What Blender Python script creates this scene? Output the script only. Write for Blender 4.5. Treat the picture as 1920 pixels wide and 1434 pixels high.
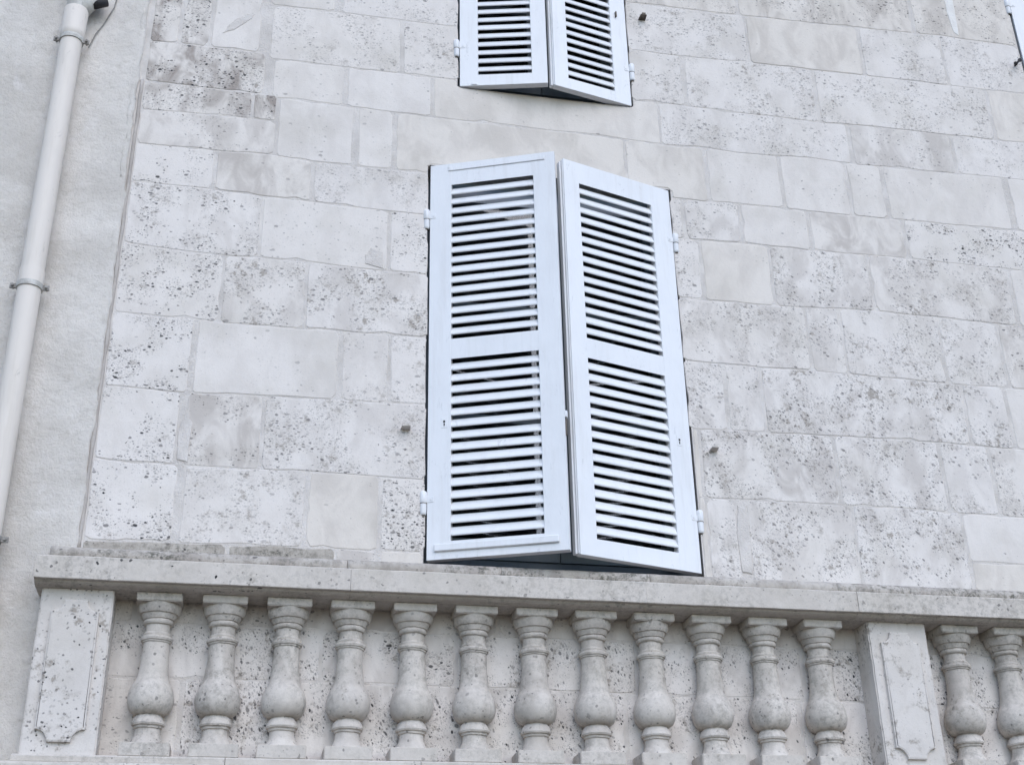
import bpy, bmesh, math, random
from mathutils import Vector, Matrix, noise, geometry

for _o in list(bpy.data.objects):
    bpy.data.objects.remove(_o, do_unlink=True)
scene = bpy.context.scene
COL = scene.collection
R = math.radians

# ------------------------------------------------------------------ camera
cam_data = bpy.data.cameras.new('camera')
cam_data.sensor_fit = 'HORIZONTAL'
cam_data.sensor_width = 36.0
cam_data.lens = 45.973
cam_data.clip_end = 2000.0
cam = bpy.data.objects.new('camera', cam_data)
COL.objects.link(cam)
cr, cu, cf = (0.98006, -0.19779, -0.01901), (-0.07212, -0.44326, 0.89349), (0.18515, 0.87430, 0.44869)
cam.matrix_world = Matrix(((cr[0], cu[0], -cf[0], 0.0), (cr[1], cu[1], -cf[1], -4.7),
                           (cr[2], cu[2], -cf[2], 1.6), (0, 0, 0, 1)))
scene.camera = cam

# ------------------------------------------------------------------ sky and sun
SUN_ELEV, SUN_AZ = R(45), R(12)          # azimuth measured from the street side (-Y) towards +X
world = bpy.data.worlds.new('World')
scene.world = world
world.use_nodes = True
wn = world.node_tree
sky = wn.nodes.new('ShaderNodeTexSky')
sky.sky_type = 'NISHITA'
sky.sun_disc = False
sky.sun_elevation = SUN_ELEV
sky.sun_rotation = math.pi - SUN_AZ
sky.air_density = 1.0
sky.dust_density = 0.6
sky.ozone_density = 1.0
bg = wn.nodes['Background']
bg.inputs['Strength'].default_value = 0.15
wn.links.new(sky.outputs['Color'], bg.inputs['Color'])

sun_data = bpy.data.lights.new('sun', 'SUN')
sun_data.energy = 0.58
sun_data.angle = R(55)
sun_data.color = (1.0, 0.95, 0.925)
sun = bpy.data.objects.new('sun', sun_data)
COL.objects.link(sun)
to_sun = Vector((math.sin(SUN_AZ) * math.cos(SUN_ELEV), -math.cos(SUN_AZ) * math.cos(SUN_ELEV), math.sin(SUN_ELEV)))
sun.rotation_euler = to_sun.to_track_quat('Z', 'Y').to_euler()

scene.view_settings.view_transform = 'Standard'
scene.view_settings.look = 'None'
scene.view_settings.gamma = 1.0
scene.view_settings.use_curve_mapping = False
scene.cycles.max_bounces = 4
scene.view_settings.exposure = 1.03

# ------------------------------------------------------------------ helpers
rng = random.Random(7)


def link(name, mesh, mat=None, parent=None):
    o = bpy.data.objects.new(name, mesh)
    COL.objects.link(o)
    if mat is not None and not mesh.materials:
        mesh.materials.append(mat)
    if parent is not None:
        o.parent = parent
    return o


def mesh_of(name, bm, smooth=False):
    bmesh.ops.recalc_face_normals(bm, faces=bm.faces[:])
    me = bpy.data.meshes.new(name)
    bm.to_mesh(me)
    bm.free()
    if smooth:
        for p in me.polygons:
            p.use_smooth = True
    return me


def thing(name, label, cat, loc=(0, 0, 0), rotz=0.0, group=None):
    o = bpy.data.objects.new(name, None)
    o.empty_display_size = 0.1
    COL.objects.link(o)
    o.location = loc
    o.rotation_euler = (0, 0, rotz)
    o['label'] = label
    o['category'] = cat
    if group:
        o['group'] = group
    return o


def bm_box(bm, x0, x1, y0, y1, z0, z1):
    vs = [bm.verts.new((x, y, z)) for x in (x0, x1) for y in (y0, y1) for z in (z0, z1)]
    for f in ((0, 1, 3, 2), (4, 6, 7, 5), (0, 4, 5, 1), (2, 3, 7, 6), (0, 2, 6, 4), (1, 5, 7, 3)):
        bm.faces.new([vs[i] for i in f])
    return vs


def box_mesh(name, x0, x1, y0, y1, z0, z1, bev=0.0, seg=1):
    bm = bmesh.new()
    bm_box(bm, x0, x1, y0, y1, z0, z1)
    if bev > 0:
        bmesh.ops.bevel(bm, geom=bm.edges[:], offset=bev, segments=seg, affect='EDGES', profile=0.6)
    return mesh_of(name, bm)


def bm_lathe(bm, prof, cx=0.0, cy=0.0, n=24, cap=True):
    rings = []
    for r, z in prof:
        rings.append([bm.verts.new((cx + r * math.cos(2 * math.pi * i / n), cy + r * math.sin(2 * math.pi * i / n), z))
                      for i in range(n)])
    for a, b in zip(rings, rings[1:]):
        for i in range(n):
            bm.faces.new((a[i], a[(i + 1) % n], b[(i + 1) % n], b[i]))
    if cap:
        bm.faces.new(rings[0])
        bm.faces.new(list(reversed(rings[-1])))


def bm_tube(bm, pts, r, n=10, cap=True):
    rings = []
    up = Vector((0.13, 0.2, 1)).normalized()
    for i, p in enumerate(pts):
        a = Vector(pts[max(i - 1, 0)])
        b = Vector(pts[min(i + 1, len(pts) - 1)])
        d = (b - a).normalized()
        s = d.cross(up)
        if s.length < 1e-3:
            s = d.cross(Vector((1, 0, 0)))
        s.normalize()
        t = s.cross(d)
        rr = r[i] if isinstance(r, (list, tuple)) else r
        rings.append([bm.verts.new(Vector(p) + rr * (math.cos(2 * math.pi * k / n) * s + math.sin(2 * math.pi * k / n) * t))
                      for k in range(n)])
    for a, b in zip(rings, rings[1:]):
        for i in range(n):
            bm.faces.new((a[i], a[(i + 1) % n], b[(i + 1) % n], b[i]))
    if cap:
        bm.faces.new(rings[0])
        bm.faces.new(list(reversed(rings[-1])))


def bm_extrude_x(bm, prof, x0, x1, nx=1, jit=0.0, seed=0.0):
    """closed profile of (y, z) points swept along X; jit roughens the arrises"""
    rings = []
    for k in range(nx + 1):
        x = x0 + (x1 - x0) * k / nx
        ring = []
        for i, (y, z) in enumerate(prof):
            dy = dz = 0.0
            if jit:
                v = noise.noise_vector(Vector((x * 9.0 + seed, i * 3.7, seed)))
                w = noise.noise_vector(Vector((x * 40.0 + seed, i * 5.1, seed + 9)))
                dy, dz = jit * (v.x + 0.6 * w.x), jit * (v.y + 0.6 * w.y)
            ring.append(bm.verts.new((x, y + dy, z + dz)))
        rings.append(ring)
    n = len(prof)
    for a, b in zip(rings, rings[1:]):
        for i in range(n):
            bm.faces.new((a[i], a[(i + 1) % n], b[(i + 1) % n], b[i]))
    bm.faces.new(rings[0])
    bm.faces.new(list(reversed(rings[-1])))


# ------------------------------------------------------------------ materials
class NT:
    def __init__(self, name):
        self.m = bpy.data.materials.new(name)
        self.m.use_nodes = True
        self.t = self.m.node_tree
        self.b = self.t.nodes['Principled BSDF']

    def n(self, typ, **kw):
        nd = self.t.nodes.new(typ)
        for k, v in kw.items():
            setattr(nd, k, v)
        return nd

    def put(self, sock, v):
        if isinstance(v, bpy.types.NodeSocket):
            self.t.links.new(v, sock)
        elif isinstance(v, tuple) and len(v) == 3 and len(sock.default_value) == 4:
            sock.default_value = (*v, 1.0)
        else:
            sock.default_value = v

    def math(self, op, a, b=0.0, c=0.0, clamp=False):
        nd = self.n('ShaderNodeMath', operation=op, use_clamp=clamp)
        self.put(nd.inputs[0], a)
        self.put(nd.inputs[1], b)
        self.put(nd.inputs[2], c)
        return nd.outputs[0]

    def vmath(self, op, a, b):
        nd = self.n('ShaderNodeVectorMath', operation=op)
        self.put(nd.inputs[0], a)
        self.put(nd.inputs[1], b)
        return nd.outputs[0]

    def ramp(self, v, a, b, c=0.0, d=1.0, smooth=True):
        nd = self.n('ShaderNodeMapRange', interpolation_type='SMOOTHSTEP' if smooth else 'LINEAR')
        self.put(nd.inputs['Value'], v)
        self.put(nd.inputs['From Min'], a)
        self.put(nd.inputs['From Max'], b)
        self.put(nd.inputs['To Min'], c)
        self.put(nd.inputs['To Max'], d)
        return nd.outputs[0]

    def noise(self, vec, scale, detail=4.0, rough=0.55, dist=0.0, out='Fac'):
        nd = self.n('ShaderNodeTexNoise')
        self.put(nd.inputs['Vector'], vec)
        nd.inputs['Scale'].default_value = scale
        nd.inputs['Detail'].default_value = detail
        nd.inputs['Roughness'].default_value = rough
        nd.inputs['Distortion'].default_value = dist
        return nd.outputs[out]

    def mix(self, fac, a, b, blend='MIX'):
        nd = self.n('ShaderNodeMix', data_type='RGBA', blend_type=blend)
        self.put(nd.inputs[0], fac)
        self.put(nd.inputs[6], a)
        self.put(nd.inputs[7], b)
        return nd.outputs[2]

    def attr(self, name):
        nd = self.n('ShaderNodeAttribute', attribute_type='OBJECT', attribute_name=name)
        return nd.outputs['Fac']

    def sep(self, v):
        nd = self.n('ShaderNodeSeparateXYZ')
        self.put(nd.inputs[0], v)
        return nd.outputs

    def comb(self, x, y, z):
        nd = self.n('ShaderNodeCombineXYZ')
        for s, v in zip(nd.inputs, (x, y, z)):
            self.put(s, v)
        return nd.outputs[0]

    def bump(self, h, dist, strength=1.0, normal=None):
        nd = self.n('ShaderNodeBump')
        nd.inputs['Distance'].default_value = dist
        nd.inputs['Strength'].default_value = strength
        self.put(nd.inputs['Height'], h)
        if normal is not None:
            self.put(nd.inputs['Normal'], normal)
        return nd.outputs[0]

    def done(self, col, rough=0.9, normal=None, spec=0.25):
        self.put(self.b.inputs['Base Color'], col)
        self.put(self.b.inputs['Roughness'], rough)
        self.b.inputs['Specular IOR Level'].default_value = spec
        if normal is not None:
            self.put(self.b.inputs['Normal'], normal)
        return self.m


def pits(g, P, sx, sy, dens, rmin, rmax, dim):
    """one population of shelly holes: returns (mask, per-hole random)"""
    q = g.vmath('MULTIPLY', P, (sx, sy, sx))
    v = g.n('ShaderNodeTexVoronoi', voronoi_dimensions=dim, feature='F1')
    g.put(v.inputs['Vector'], q)
    v.inputs['Scale'].default_value = 1.0
    v.inputs['Randomness'].default_value = 1.0
    c = g.sep(v.outputs['Color'])
    rad = g.math('MULTIPLY_ADD', g.math('POWER', c[1], 2.5), rmax - rmin, rmin)
    m = g.ramp(g.math('SUBTRACT', rad, v.outputs['Distance']), -0.05, 0.07)
    on = g.math('LESS_THAN', c[0], dens)
    return g.math('MULTIPLY', m, on), c[2]


def stone_material(name, flat=True, base=(0.69, 0.642, 0.603), grime=0.0):
    """weathered shelly limestone; per-stone custom properties steer holes, tint and stains"""
    g = NT(name)
    pos = g.n('ShaderNodeNewGeometry').outputs['Position']
    rnd = g.n('ShaderNodeObjectInfo').outputs['Random']
    s = g.sep(pos)
    if flat:
        P0 = g.comb(s[0], s[2], 0.0)
    else:
        P0 = pos
    off = g.comb(g.math('MULTIPLY', rnd, 37.0), g.math('MULTIPLY', rnd, 91.0), g.math('MULTIPLY', rnd, 13.0))
    P1 = g.vmath('ADD', P0, off)
    big = g.noise(P1, 5.0, 3.0)
    if flat:
        vr = g.n('ShaderNodeVectorRotate', rotation_type='Z_AXIS')
        g.put(vr.inputs['Vector'], P1)
        g.put(vr.inputs['Angle'], g.attr('lean'))
        P = vr.outputs[0]
    else:
        P = P1
    warp = g.noise(P, 45.0, 2.0, out='Color')
    P = g.vmath('ADD', P, g.vmath('MULTIPLY', g.vmath('SUBTRACT', warp, (0.5, 0.5, 0.5)), (0.016, 0.012, 0.012)))
    dens, dark, tint, stain = g.attr('holes'), g.attr('dark'), g.attr('tint'), g.attr('stain')
    clus = g.ramp(g.noise(P1, 7.0, 3.0), 0.40, 0.62, 0.05, 2.2)
    dd = g.math('MULTIPLY', dens, clus)
    dim = '2D' if flat else '3D'
    k3 = 1.0 if flat else 1.5
    m1, r1 = pits(g, P, 26.0, 42.0, g.math('MULTIPLY', dd, 0.66 * k3), 0.07, 0.26, dim)
    m2, r2 = pits(g, P, 62.0, 92.0, g.math('MULTIPLY', dd, 0.90 * k3), 0.12, 0.40, dim)
    a1 = g.math('MULTIPLY', m1, g.math('MULTIPLY', g.math('MULTIPLY_ADD', g.math('POWER', r1, 1.3), 0.48, 0.52), dark))
    a2 = g.math('MULTIPLY', m2, g.math('MULTIPLY', g.math('MULTIPLY_ADD', g.math('POWER', r2, 2.0), 0.8, 0.20), dark))
    hole = g.math('MAXIMUM', a1, a2)
    if flat:
        m3, r3 = pits(g, P, 140.0, 190.0, g.math('MULTIPLY', dd, 0.85), 0.15, 0.45, dim)
        hole = g.math('MAXIMUM', hole, g.math('MULTIPLY', m3, g.math('MULTIPLY', g.math('MULTIPLY_ADD', r3, 0.34, 0.10), dark)))
    # body colour
    beige = (base[0] * 0.93, base[1] * 0.91, base[2] * 0.86)
    col = g.mix(tint, base, beige)
    col = g.mix(g.math('MULTIPLY', g.ramp(big, 0.42, 0.75), 0.38), col,
                (base[0] * 0.72, base[1] * 0.71, base[2] * 0.66))
    col = g.mix(g.math('MULTIPLY', g.ramp(g.noise(P1, 2.2, 2.0), 0.45, 0.7), 0.22), col,
                (base[0] * 1.14, base[1] * 1.14, base[2] * 1.13))
    # grey-brown weather stains, streaked downwards
    st = g.noise(g.vmath('MULTIPLY', P1, (9.0, 5.0, 9.0) if flat else (9.0, 9.0, 5.0)), 1.0, 3.0, 0.65, 0.6)
    sm = g.math('MULTIPLY', g.ramp(st, 0.38, 0.68), stain)
    col = g.mix(sm, col, (base[0] * 0.46, base[1] * 0.43, base[2] * 0.41))
    # veil of dust round the hole clusters
    veil = g.math('MULTIPLY', g.math('MULTIPLY', g.ramp(g.noise(P1, 30.0, 3.0, 0.75), 0.5, 0.75), dd), 0.75, clamp=True)
    col = g.mix(veil, col, (base[0] * 0.55, base[1] * 0.53, base[2] * 0.50))
    fine = g.noise(pos, 210.0, 1.0, 0.7)
    col = g.mix(g.math('MULTIPLY', g.ramp(fine, 0.45, 0.8), 0.20), col, (base[0] * 0.6, base[1] * 0.58, base[2] * 0.55))
    if grime:
        gm = g.math('MULTIPLY', g.ramp(g.noise(pos, 38.0, 4.0, 0.78), 0.42, 0.66), g.math('MULTIPLY', g.ramp(g.noise(pos, 3.0, 3.0), 0.38, 0.60, 0.22, 1.0), grime))
        col = g.mix(gm, col, (0.11, 0.105, 0.085))
    col = g.mix(hole, col, (0.022, 0.022, 0.026))  # holes are flat colour: shade of their depth painted in, along with dirt
    h = g.noise(pos, 60.0, 2.0, 0.7)
    return g.done(col, 0.92, g.bump(h, 0.0012, 0.8), 0.2)


def plain_rough(name, c1, c2, scale, bump_scale, bump_d, rough=0.9, c3=None, spec=0.2):
    g = NT(name)
    pos = g.n('ShaderNodeNewGeometry').outputs['Position']
    col = g.mix(g.ramp(g.noise(pos, scale, 4.0, 0.65), 0.3, 0.7), c1, c2)
    if c3:
        col = g.mix(g.math('MULTIPLY', g.ramp(g.noise(pos, scale * 7.0, 5.0, 0.7), 0.52, 0.72), 0.6), col, c3)
    h = g.noise(pos, bump_scale, 3.0, 0.72)
    return g.done(col, rough, g.bump(h, bump_d), spec)


M_STONE = stone_material('limestone')
M_CARVED = stone_material('carved_limestone', flat=False, base=(0.59, 0.538, 0.486), grime=0.36)
M_BASE = stone_material('pier_limestone', flat=False, base=(0.64, 0.592, 0.55))
M_MOSSY = stone_material('mossy_limestone', flat=False, base=(0.47, 0.43, 0.39), grime=1.0)
M_MORTAR = plain_rough('lime_mortar', (0.66, 0.613, 0.572), (0.52, 0.478, 0.44), 7.0, 120.0, 0.004)
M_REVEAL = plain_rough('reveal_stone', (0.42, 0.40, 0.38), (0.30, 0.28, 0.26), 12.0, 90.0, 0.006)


def plaster_material():
    g = NT('rough_render')
    pos = g.n('ShaderNodeNewGeometry').outputs['Position']
    col = g.mix(g.ramp(g.noise(pos, 3.0, 5.0, 0.6), 0.35, 0.68), (0.68, 0.636, 0.588), (0.555, 0.514, 0.468))
    col = g.mix(g.math('MULTIPLY', g.ramp(g.noise(pos, 26.0, 6.0, 0.75), 0.5, 0.72), 0.5), col, (0.44, 0.40, 0.355))
    col = g.mix(g.math('MULTIPLY', g.ramp(g.noise(g.vmath('MULTIPLY', pos, (90.0, 90.0, 60.0)), 1.0, 3.0, 0.7), 0.60, 0.72), 0.35), col, (0.30, 0.275, 0.24))
    col = g.mix(g.math('MULTIPLY', g.ramp(g.noise(pos, 9.0, 4.0, 0.6, 1.0), 0.55, 0.75), 0.5), col, (0.72, 0.68, 0.65))
    h = g.math('ADD', g.noise(pos, 38.0, 5.0, 0.78), g.math('MULTIPLY', g.noise(pos, 6.0, 3.0), 0.8))
    n1 = g.bump(h, 0.011, 0.8)
    return g.done(col, 0.95, n1, 0.15)


M_PLASTER = plaster_material()


def paint_material(name, col, wear, rough=0.42):
    g = NT(name)
    pos = g.n('ShaderNodeNewGeometry').outputs['Position']
    c = g.mix(g.math('MULTIPLY', g.ramp(g.noise(pos, 5.0, 4.0), 0.4, 0.7), 0.22), col, tuple(v * 0.8 for v in col))
    sc = g.math('MULTIPLY', g.ramp(g.noise(g.vmath('MULTIPLY', pos, (30.0, 30.0, 9.0)), 1.0, 4.0, 0.78, 0.8), 0.60, 0.73), wear)
    c = g.mix(sc, c, tuple(v * 0.5 for v in col))
    dr = g.ramp(g.noise(g.vmath('MULTIPLY', pos, (28.0, 28.0, 2.6)), 1.0, 3.0, 0.7), 0.48, 0.74)
    c = g.mix(g.math('MULTIPLY', dr, wear * 0.6), c, (col[0] * 0.70, col[1] * 0.67, col[2] * 0.62))
    h = g.noise(g.vmath('MULTIPLY', pos, (40.0, 40.0, 14.0)), 1.0, 2.0, 0.6)
    return g.done(c, rough, g.bump(h, 0.0012, 0.7), 0.4)


M_WHITE = paint_material('white_paint', (0.725, 0.725, 0.735), 0.35)
M_PVC = paint_material('grey_white_pvc', (0.68, 0.618, 0.555), 0.45, 0.6)
M_PVC_OLD = plain_rough('stained_pvc', (0.60, 0.58, 0.54), (0.36, 0.34, 0.31), 16.0, 60.0, 0.002, 0.55)
M_SLATE = paint_material('slate_blue_paint', (0.19, 0.225, 0.26), 0.2)
M_LUG = plain_rough('limed_iron', (0.60, 0.56, 0.52), (0.44, 0.40, 0.36), 30.0, 120.0, 0.003)
M_POINT = plain_rough('brown_pointing', (0.50, 0.455, 0.415), (0.40, 0.355, 0.32), 12.0, 120.0, 0.004)
M_LIME = plain_rough('lime_run', (0.72, 0.695, 0.66), (0.64, 0.61, 0.575), 9.0, 90.0, 0.002)
M_IRON = plain_rough('old_iron', (0.20, 0.17, 0.145), (0.09, 0.075, 0.065), 40.0, 150.0, 0.002, 0.7)
M_BLACK = plain_rough('black_iron', (0.03, 0.03, 0.033), (0.05, 0.045, 0.045), 40.0, 150.0, 0.002, 0.6)
M_STEEL = plain_rough('dull_galvanised', (0.34, 0.33, 0.31), (0.22, 0.20, 0.18), 40.0, 150.0, 0.001, 0.5)
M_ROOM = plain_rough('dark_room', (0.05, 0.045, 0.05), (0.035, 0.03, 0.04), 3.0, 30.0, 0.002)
M_STREET = plain_rough('street_paving', (0.085, 0.075, 0.065), (0.06, 0.052, 0.045), 1.5, 40.0, 0.004)


def glass_material():
    g = NT('window_glass')
    g.b.inputs['Transmission Weight'].default_value = 1.0
    g.b.inputs['IOR'].default_value = 1.45
    return g.done((0.75, 0.80, 0.82), 0.02, None, 0.5)


M_GLASS = glass_material()

# ------------------------------------------------------------------ the setting
def plane_mesh(name, x0, x1, y0, y1, z):
    bm = bmesh.new()
    bm.faces.new([bm.verts.new(p) for p in ((x0, y0, z), (x1, y0, z), (x1, y1, z), (x0, y1, z))])
    return mesh_of(name, bm)


street = link('street', plane_mesh('street', -400, 400, -400, 400, 0.0), M_STREET)
street['kind'] = 'structure'

# openings: x0, x1, z0, z1
WIN_LOW = (0.637, 1.755, 3.190, 5.060)
WIN_UP = (0.769, 1.609, 5.510, 7.060)
WIN_FAR = (3.749, 4.589, 5.510, 7.060)
OPENINGS = (WIN_LOW, WIN_UP, WIN_FAR)

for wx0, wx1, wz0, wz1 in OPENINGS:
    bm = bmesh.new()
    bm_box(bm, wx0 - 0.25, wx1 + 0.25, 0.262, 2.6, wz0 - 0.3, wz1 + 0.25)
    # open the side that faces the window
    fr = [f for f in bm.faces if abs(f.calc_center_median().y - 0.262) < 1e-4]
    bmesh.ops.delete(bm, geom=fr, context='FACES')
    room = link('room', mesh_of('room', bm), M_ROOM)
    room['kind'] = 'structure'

def sharp(me, ang=35):
    bm = bmesh.new()
    bm.from_mesh(me)
    for e in bm.edges:
        if len(e.link_faces) == 2 and e.calc_face_angle(0) > R(ang):
            e.smooth = False
    bm.to_mesh(me)
    bm.free()


# ------------------------------------------------------------------ stone facade
facade = thing('stone_facade', 'pale pitted limestone block wall around the white shuttered windows', 'wall', (1.0, 0.15, 0.0))
facade_inv = Matrix.Translation((-1.0, -0.15, 0.0))


def part(name, mesh, mat, root, inv=None):
    """mesh written in world metres, parented under a root standing elsewhere"""
    mesh.transform(inv if inv is not None else root.matrix_basis.inverted())
    return link(name, mesh, mat, root)


bm = bmesh.new()
BX = [-4.0, 0.637, 0.769, 1.609, 1.755, 3.749, 4.589, 5.6]
BZ = [0.0, 3.190, 5.060, 5.510, 7.060, 8.2]
for i in range(len(BX) - 1):
    for j in range(len(BZ) - 1):
        cx, cz = (BX[i] + BX[i + 1]) / 2, (BZ[j] + BZ[j + 1]) / 2
        if any(o[0] < cx < o[1] and o[2] < cz < o[3] for o in OPENINGS):
            continue
        bm.faces.new([bm.verts.new(p) for p in ((BX[i], 0.0014, BZ[j]), (BX[i + 1], 0.0014, BZ[j]),
                                                (BX[i + 1], 0.0014, BZ[j + 1]), (BX[i], 0.0014, BZ[j + 1]))])
bmesh.ops.remove_doubles(bm, verts=bm.verts[:], dist=1e-5)
part('mortar_bed', mesh_of('mortar_bed', bm), M_MORTAR, facade)
for o in OPENINGS:
    bm = bmesh.new()
    c = [(o[0], o[2]), (o[1], o[2]), (o[1], o[3]), (o[0], o[3])]
    for k in range(4):
        a, b = c[k], c[(k + 1) % 4]
        bm.faces.new([bm.verts.new(p) for p in ((a[0], 0.0014, a[1]), (b[0], 0.0014, b[1]), (b[0], 0.27, b[1]), (a[0], 0.27, a[1]))])
    part('window_reveal', mesh_of('window_reveal', bm), M_REVEAL, facade)

COURSE = {
    'q0': [(-0.662, 6.089), (-0.376, 6.1), (-0.109, 6.107)],
    'q1': [(-0.6, 5.572), (-0.357, 5.579), (-0.146, 5.578), (-0.087, 5.577)],
    'q2': [(-0.605, 5.35), (-0.091, 5.347), (-0.056, 5.344)],
    'q3': [(-0.602, 5.194), (-0.142, 5.209), (-0.029, 5.204)],
    'n0': [(-0.136, 6.156), (0.801, 6.191)],
    'n': [(-0.166, 5.866), (-0.078, 5.858), (0.194, 5.87), (0.497, 5.864), (0.66, 5.868), (0.8, 5.867)],
    'a': [(-0.085, 5.55), (-0.045, 5.55), (0.248, 5.551), (0.658, 5.553), (0.789, 5.553)],
    'b': [(-0.049, 5.336), (-0.007, 5.334), (0.261, 5.332), (0.66, 5.324), (1.033, 5.323), (1.126, 5.327), (1.556, 5.317), (1.728, 5.313), (1.932, 5.319), (2.151, 5.311), (2.475, 5.331), (2.679, 5.319), (2.99, 5.327), (3.466, 5.338), (3.599, 5.339)],
    'd': [(-0.61, 5.016), (-0.283, 5.019), (-0.027, 5.026), (0.14, 5.011), (0.469, 5.013), (0.641, 5.014), (1.749, 5.012), (2.079, 5.024), (2.414, 5.019), (2.825, 5.024), (3.53, 5.031)],
    'e': [(-0.608, 4.822), (-0.287, 4.82), (-0.067, 4.808), (0.476, 4.795), (0.643, 4.792), (1.748, 4.799), (2.09, 4.808), (2.407, 4.804), (2.828, 4.809), (3.373, 4.804), (3.484, 4.804)],
    'f': [(-0.609, 4.517), (-0.211, 4.496), (-0.072, 4.508), (0.376, 4.495), (0.641, 4.49), (1.748, 4.489), (2.197, 4.491), (2.67, 4.509), (3.37, 4.498), (3.419, 4.497)],
    'g': [(-0.607, 4.194), (-0.274, 4.192), (-0.203, 4.183), (0.122, 4.188), (0.283, 4.188), (0.644, 4.193), (1.75, 4.18), (2.085, 4.175), (2.264, 4.177), (3.116, 4.165), (3.346, 4.17)],
    'h': [(-0.611, 3.873), (-0.297, 3.864), (-0.047, 3.874), (0.272, 3.878), (0.647, 3.881), (1.749, 3.859), (2.158, 3.866), (2.676, 3.875), (3.011, 3.871), (3.281, 3.867)],
    'i': [(-0.611, 3.568), (-0.259, 3.557), (0.188, 3.566), (0.644, 3.559), (1.799, 3.552), (2.121, 3.555), (2.624, 3.556), (3.135, 3.547), (3.215, 3.547)],
    'j': [(-0.584, 3.248), (-0.285, 3.252), (0.181, 3.259), (0.461, 3.259), (0.645, 3.26), (1.768, 3.259)],
    'p0': [(1.623, 6.533), (3.884, 6.667)],
    'p': [(1.606, 6.162), (2.241, 6.172), (2.838, 6.193), (3.308, 6.214), (3.592, 6.208), (3.785, 6.205)],
    'q': [(1.62, 5.86), (1.95, 5.86), (2.227, 5.875), (2.8, 5.879), (3.003, 5.885), (3.485, 5.887), (3.718, 5.892)],
    'c': [(1.601, 5.553), (1.865, 5.555), (2.534, 5.551), (2.815, 5.563), (3.472, 5.569), (3.649, 5.572)],
    'k': [(-0.46, 2.948), (0.693, 2.943), (2.027, 2.943), (2.677, 2.938), (3.084, 2.937)],
    'l': [(-0.258, 2.753), (0.202, 2.757), (2.049, 2.743), (3.039, 2.728)],
}
ROWS = [
    ('q0', 'q1', [(-0.607, -0.487, 't'), (-0.478, -0.358, 't'), (-0.344, -0.134, 's')]),
    ('q1', 'q2', [(-0.607, -0.102, 't')]),
    ('q2', 'q3', [(-0.607, -0.144, 't'), (-0.135, -0.038, 't')]),
    ('q3', 'd', [(-0.607, -0.035, 'o')]),
    ('n0', 'n', [(-0.107, 0.191, 's'), (0.223, 0.776, 'p')]),
    ('n', 'a', [(-0.084, 0.504, 'p'), (0.517, 0.776, 'p')]),
    ('a', 'b', [(-0.06, 0.25, 's'), (0.269, 0.646, 's')]),
    ('b', 'd', [(-0.025, 0.302, 's'), (0.325, 0.479, 's')]),
    ('d', 'e', [(-0.607, -0.279, 'd'), (-0.266, 0.132, 'v'), (0.144, 0.643, 'p')]),
    ('e', 'f', [(-0.607, -0.067, 'e'), (-0.059, 0.467, 's'), (0.478, 0.643, 'd')]),
    ('f', 'g', [(-0.607, -0.203, 'd'), (-0.195, 0.132, 'h'), (0.143, 0.643, 'h')]),
    ('g', 'h', [(-0.607, -0.294, 'd'), (-0.276, 0.281, 's'), (0.298, 0.484, 'p'), (0.493, 0.643, 'p')]),
    ('h', 'i', [(-0.607, -0.315, 'd'), (-0.288, -0.002, 'o'), (0.01, 0.643, 'h')]),
    ('i', 'j', [(-0.607, -0.298, 'd'), (-0.271, 0.179, 'p'), (0.191, 0.458, 'g'), (0.472, 0.643, 'd')]),
    ('p0', 'p', [(1.604, 2.189, 'y'), (2.204, 3.155, 'y'), (3.174, 3.748, 'y')]),
    ('p', 'q', [(1.604, 2.222, 'p'), (2.233, 2.83, 'b'), (2.845, 3.289, 'p'), (3.301, 3.748, 'p')]),
    ('q', 'c', [(1.604, 1.865, 'p'), (1.884, 2.546, 'p'), (2.56, 3.487, 'p'), (3.503, 4.102, 'b')]),
    ('c', 'b', [(1.732, 2.686, 'p'), (2.703, 3.236, 'o'), (3.25, 3.905, 'p'), (3.917, 4.378, 'p')]),
    ('b', 'd', [(1.947, 2.303, 's'), (2.316, 2.639, 's'), (2.653, 2.823, 's'), (2.84, 3.473, 's'), (3.506, 4.144, 's')]),
    ('d', 'e', [(1.746, 1.801, 'p'), (1.816, 2.071, 'h'), (2.084, 2.408, 's'), (2.424, 2.892, 'v'), (2.906, 3.744, 'd'), (3.756, 4.225, 's')]),
    ('e', 'f', [(1.746, 1.864, 'p'), (1.876, 2.194, 'g'), (2.207, 2.676, 'r'), (2.689, 3.386, 'r'), (3.403, 3.997, 's')]),
    ('f', 'g', [(1.746, 2.33, 'r'), (2.34, 2.498, 'r'), (2.506, 2.974, 'r'), (2.985, 3.27, 'r'), (3.281, 3.849, 'o')]),
    ('g', 'h', [(1.746, 1.915, 'r'), (1.927, 2.082, 'r'), (2.096, 3.029, 'R'), (3.042, 3.237, 'r'), (3.251, 3.826, 's')]),
    ('h', 'i', [(1.789, 2.378, 'R'), (2.393, 2.867, 'R'), (2.88, 3.101, 'r'), (3.113, 3.684, 'r')]),
    ('jb', 'k', [(-0.886, -0.402, 'y'), (-0.391, 0.103, 'o'), (0.115, 0.915, 'o'), (0.927, 1.676, 'o'), (1.689, 2.579, 'o'), (2.593, 3.575, 'o')]),
    ('k', 'l', [(-0.875, -0.071, 'w'), (-0.06, 0.265, 'w'), (0.274, 0.757, 'e'), (0.769, 1.447, 'w'), (1.459, 2.115, 'w'), (2.128, 2.566, 'w'), (2.58, 3.517, 'w')]),
    ('l', 'm', [(-0.856, -0.214, 'o'), (-0.203, 0.39, 'w'), (0.402, 1.395, 'w'), (1.406, 2.082, 'w'), (2.095, 2.655, 'w'), (2.669, 3.445, 'w')]),
]


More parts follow.
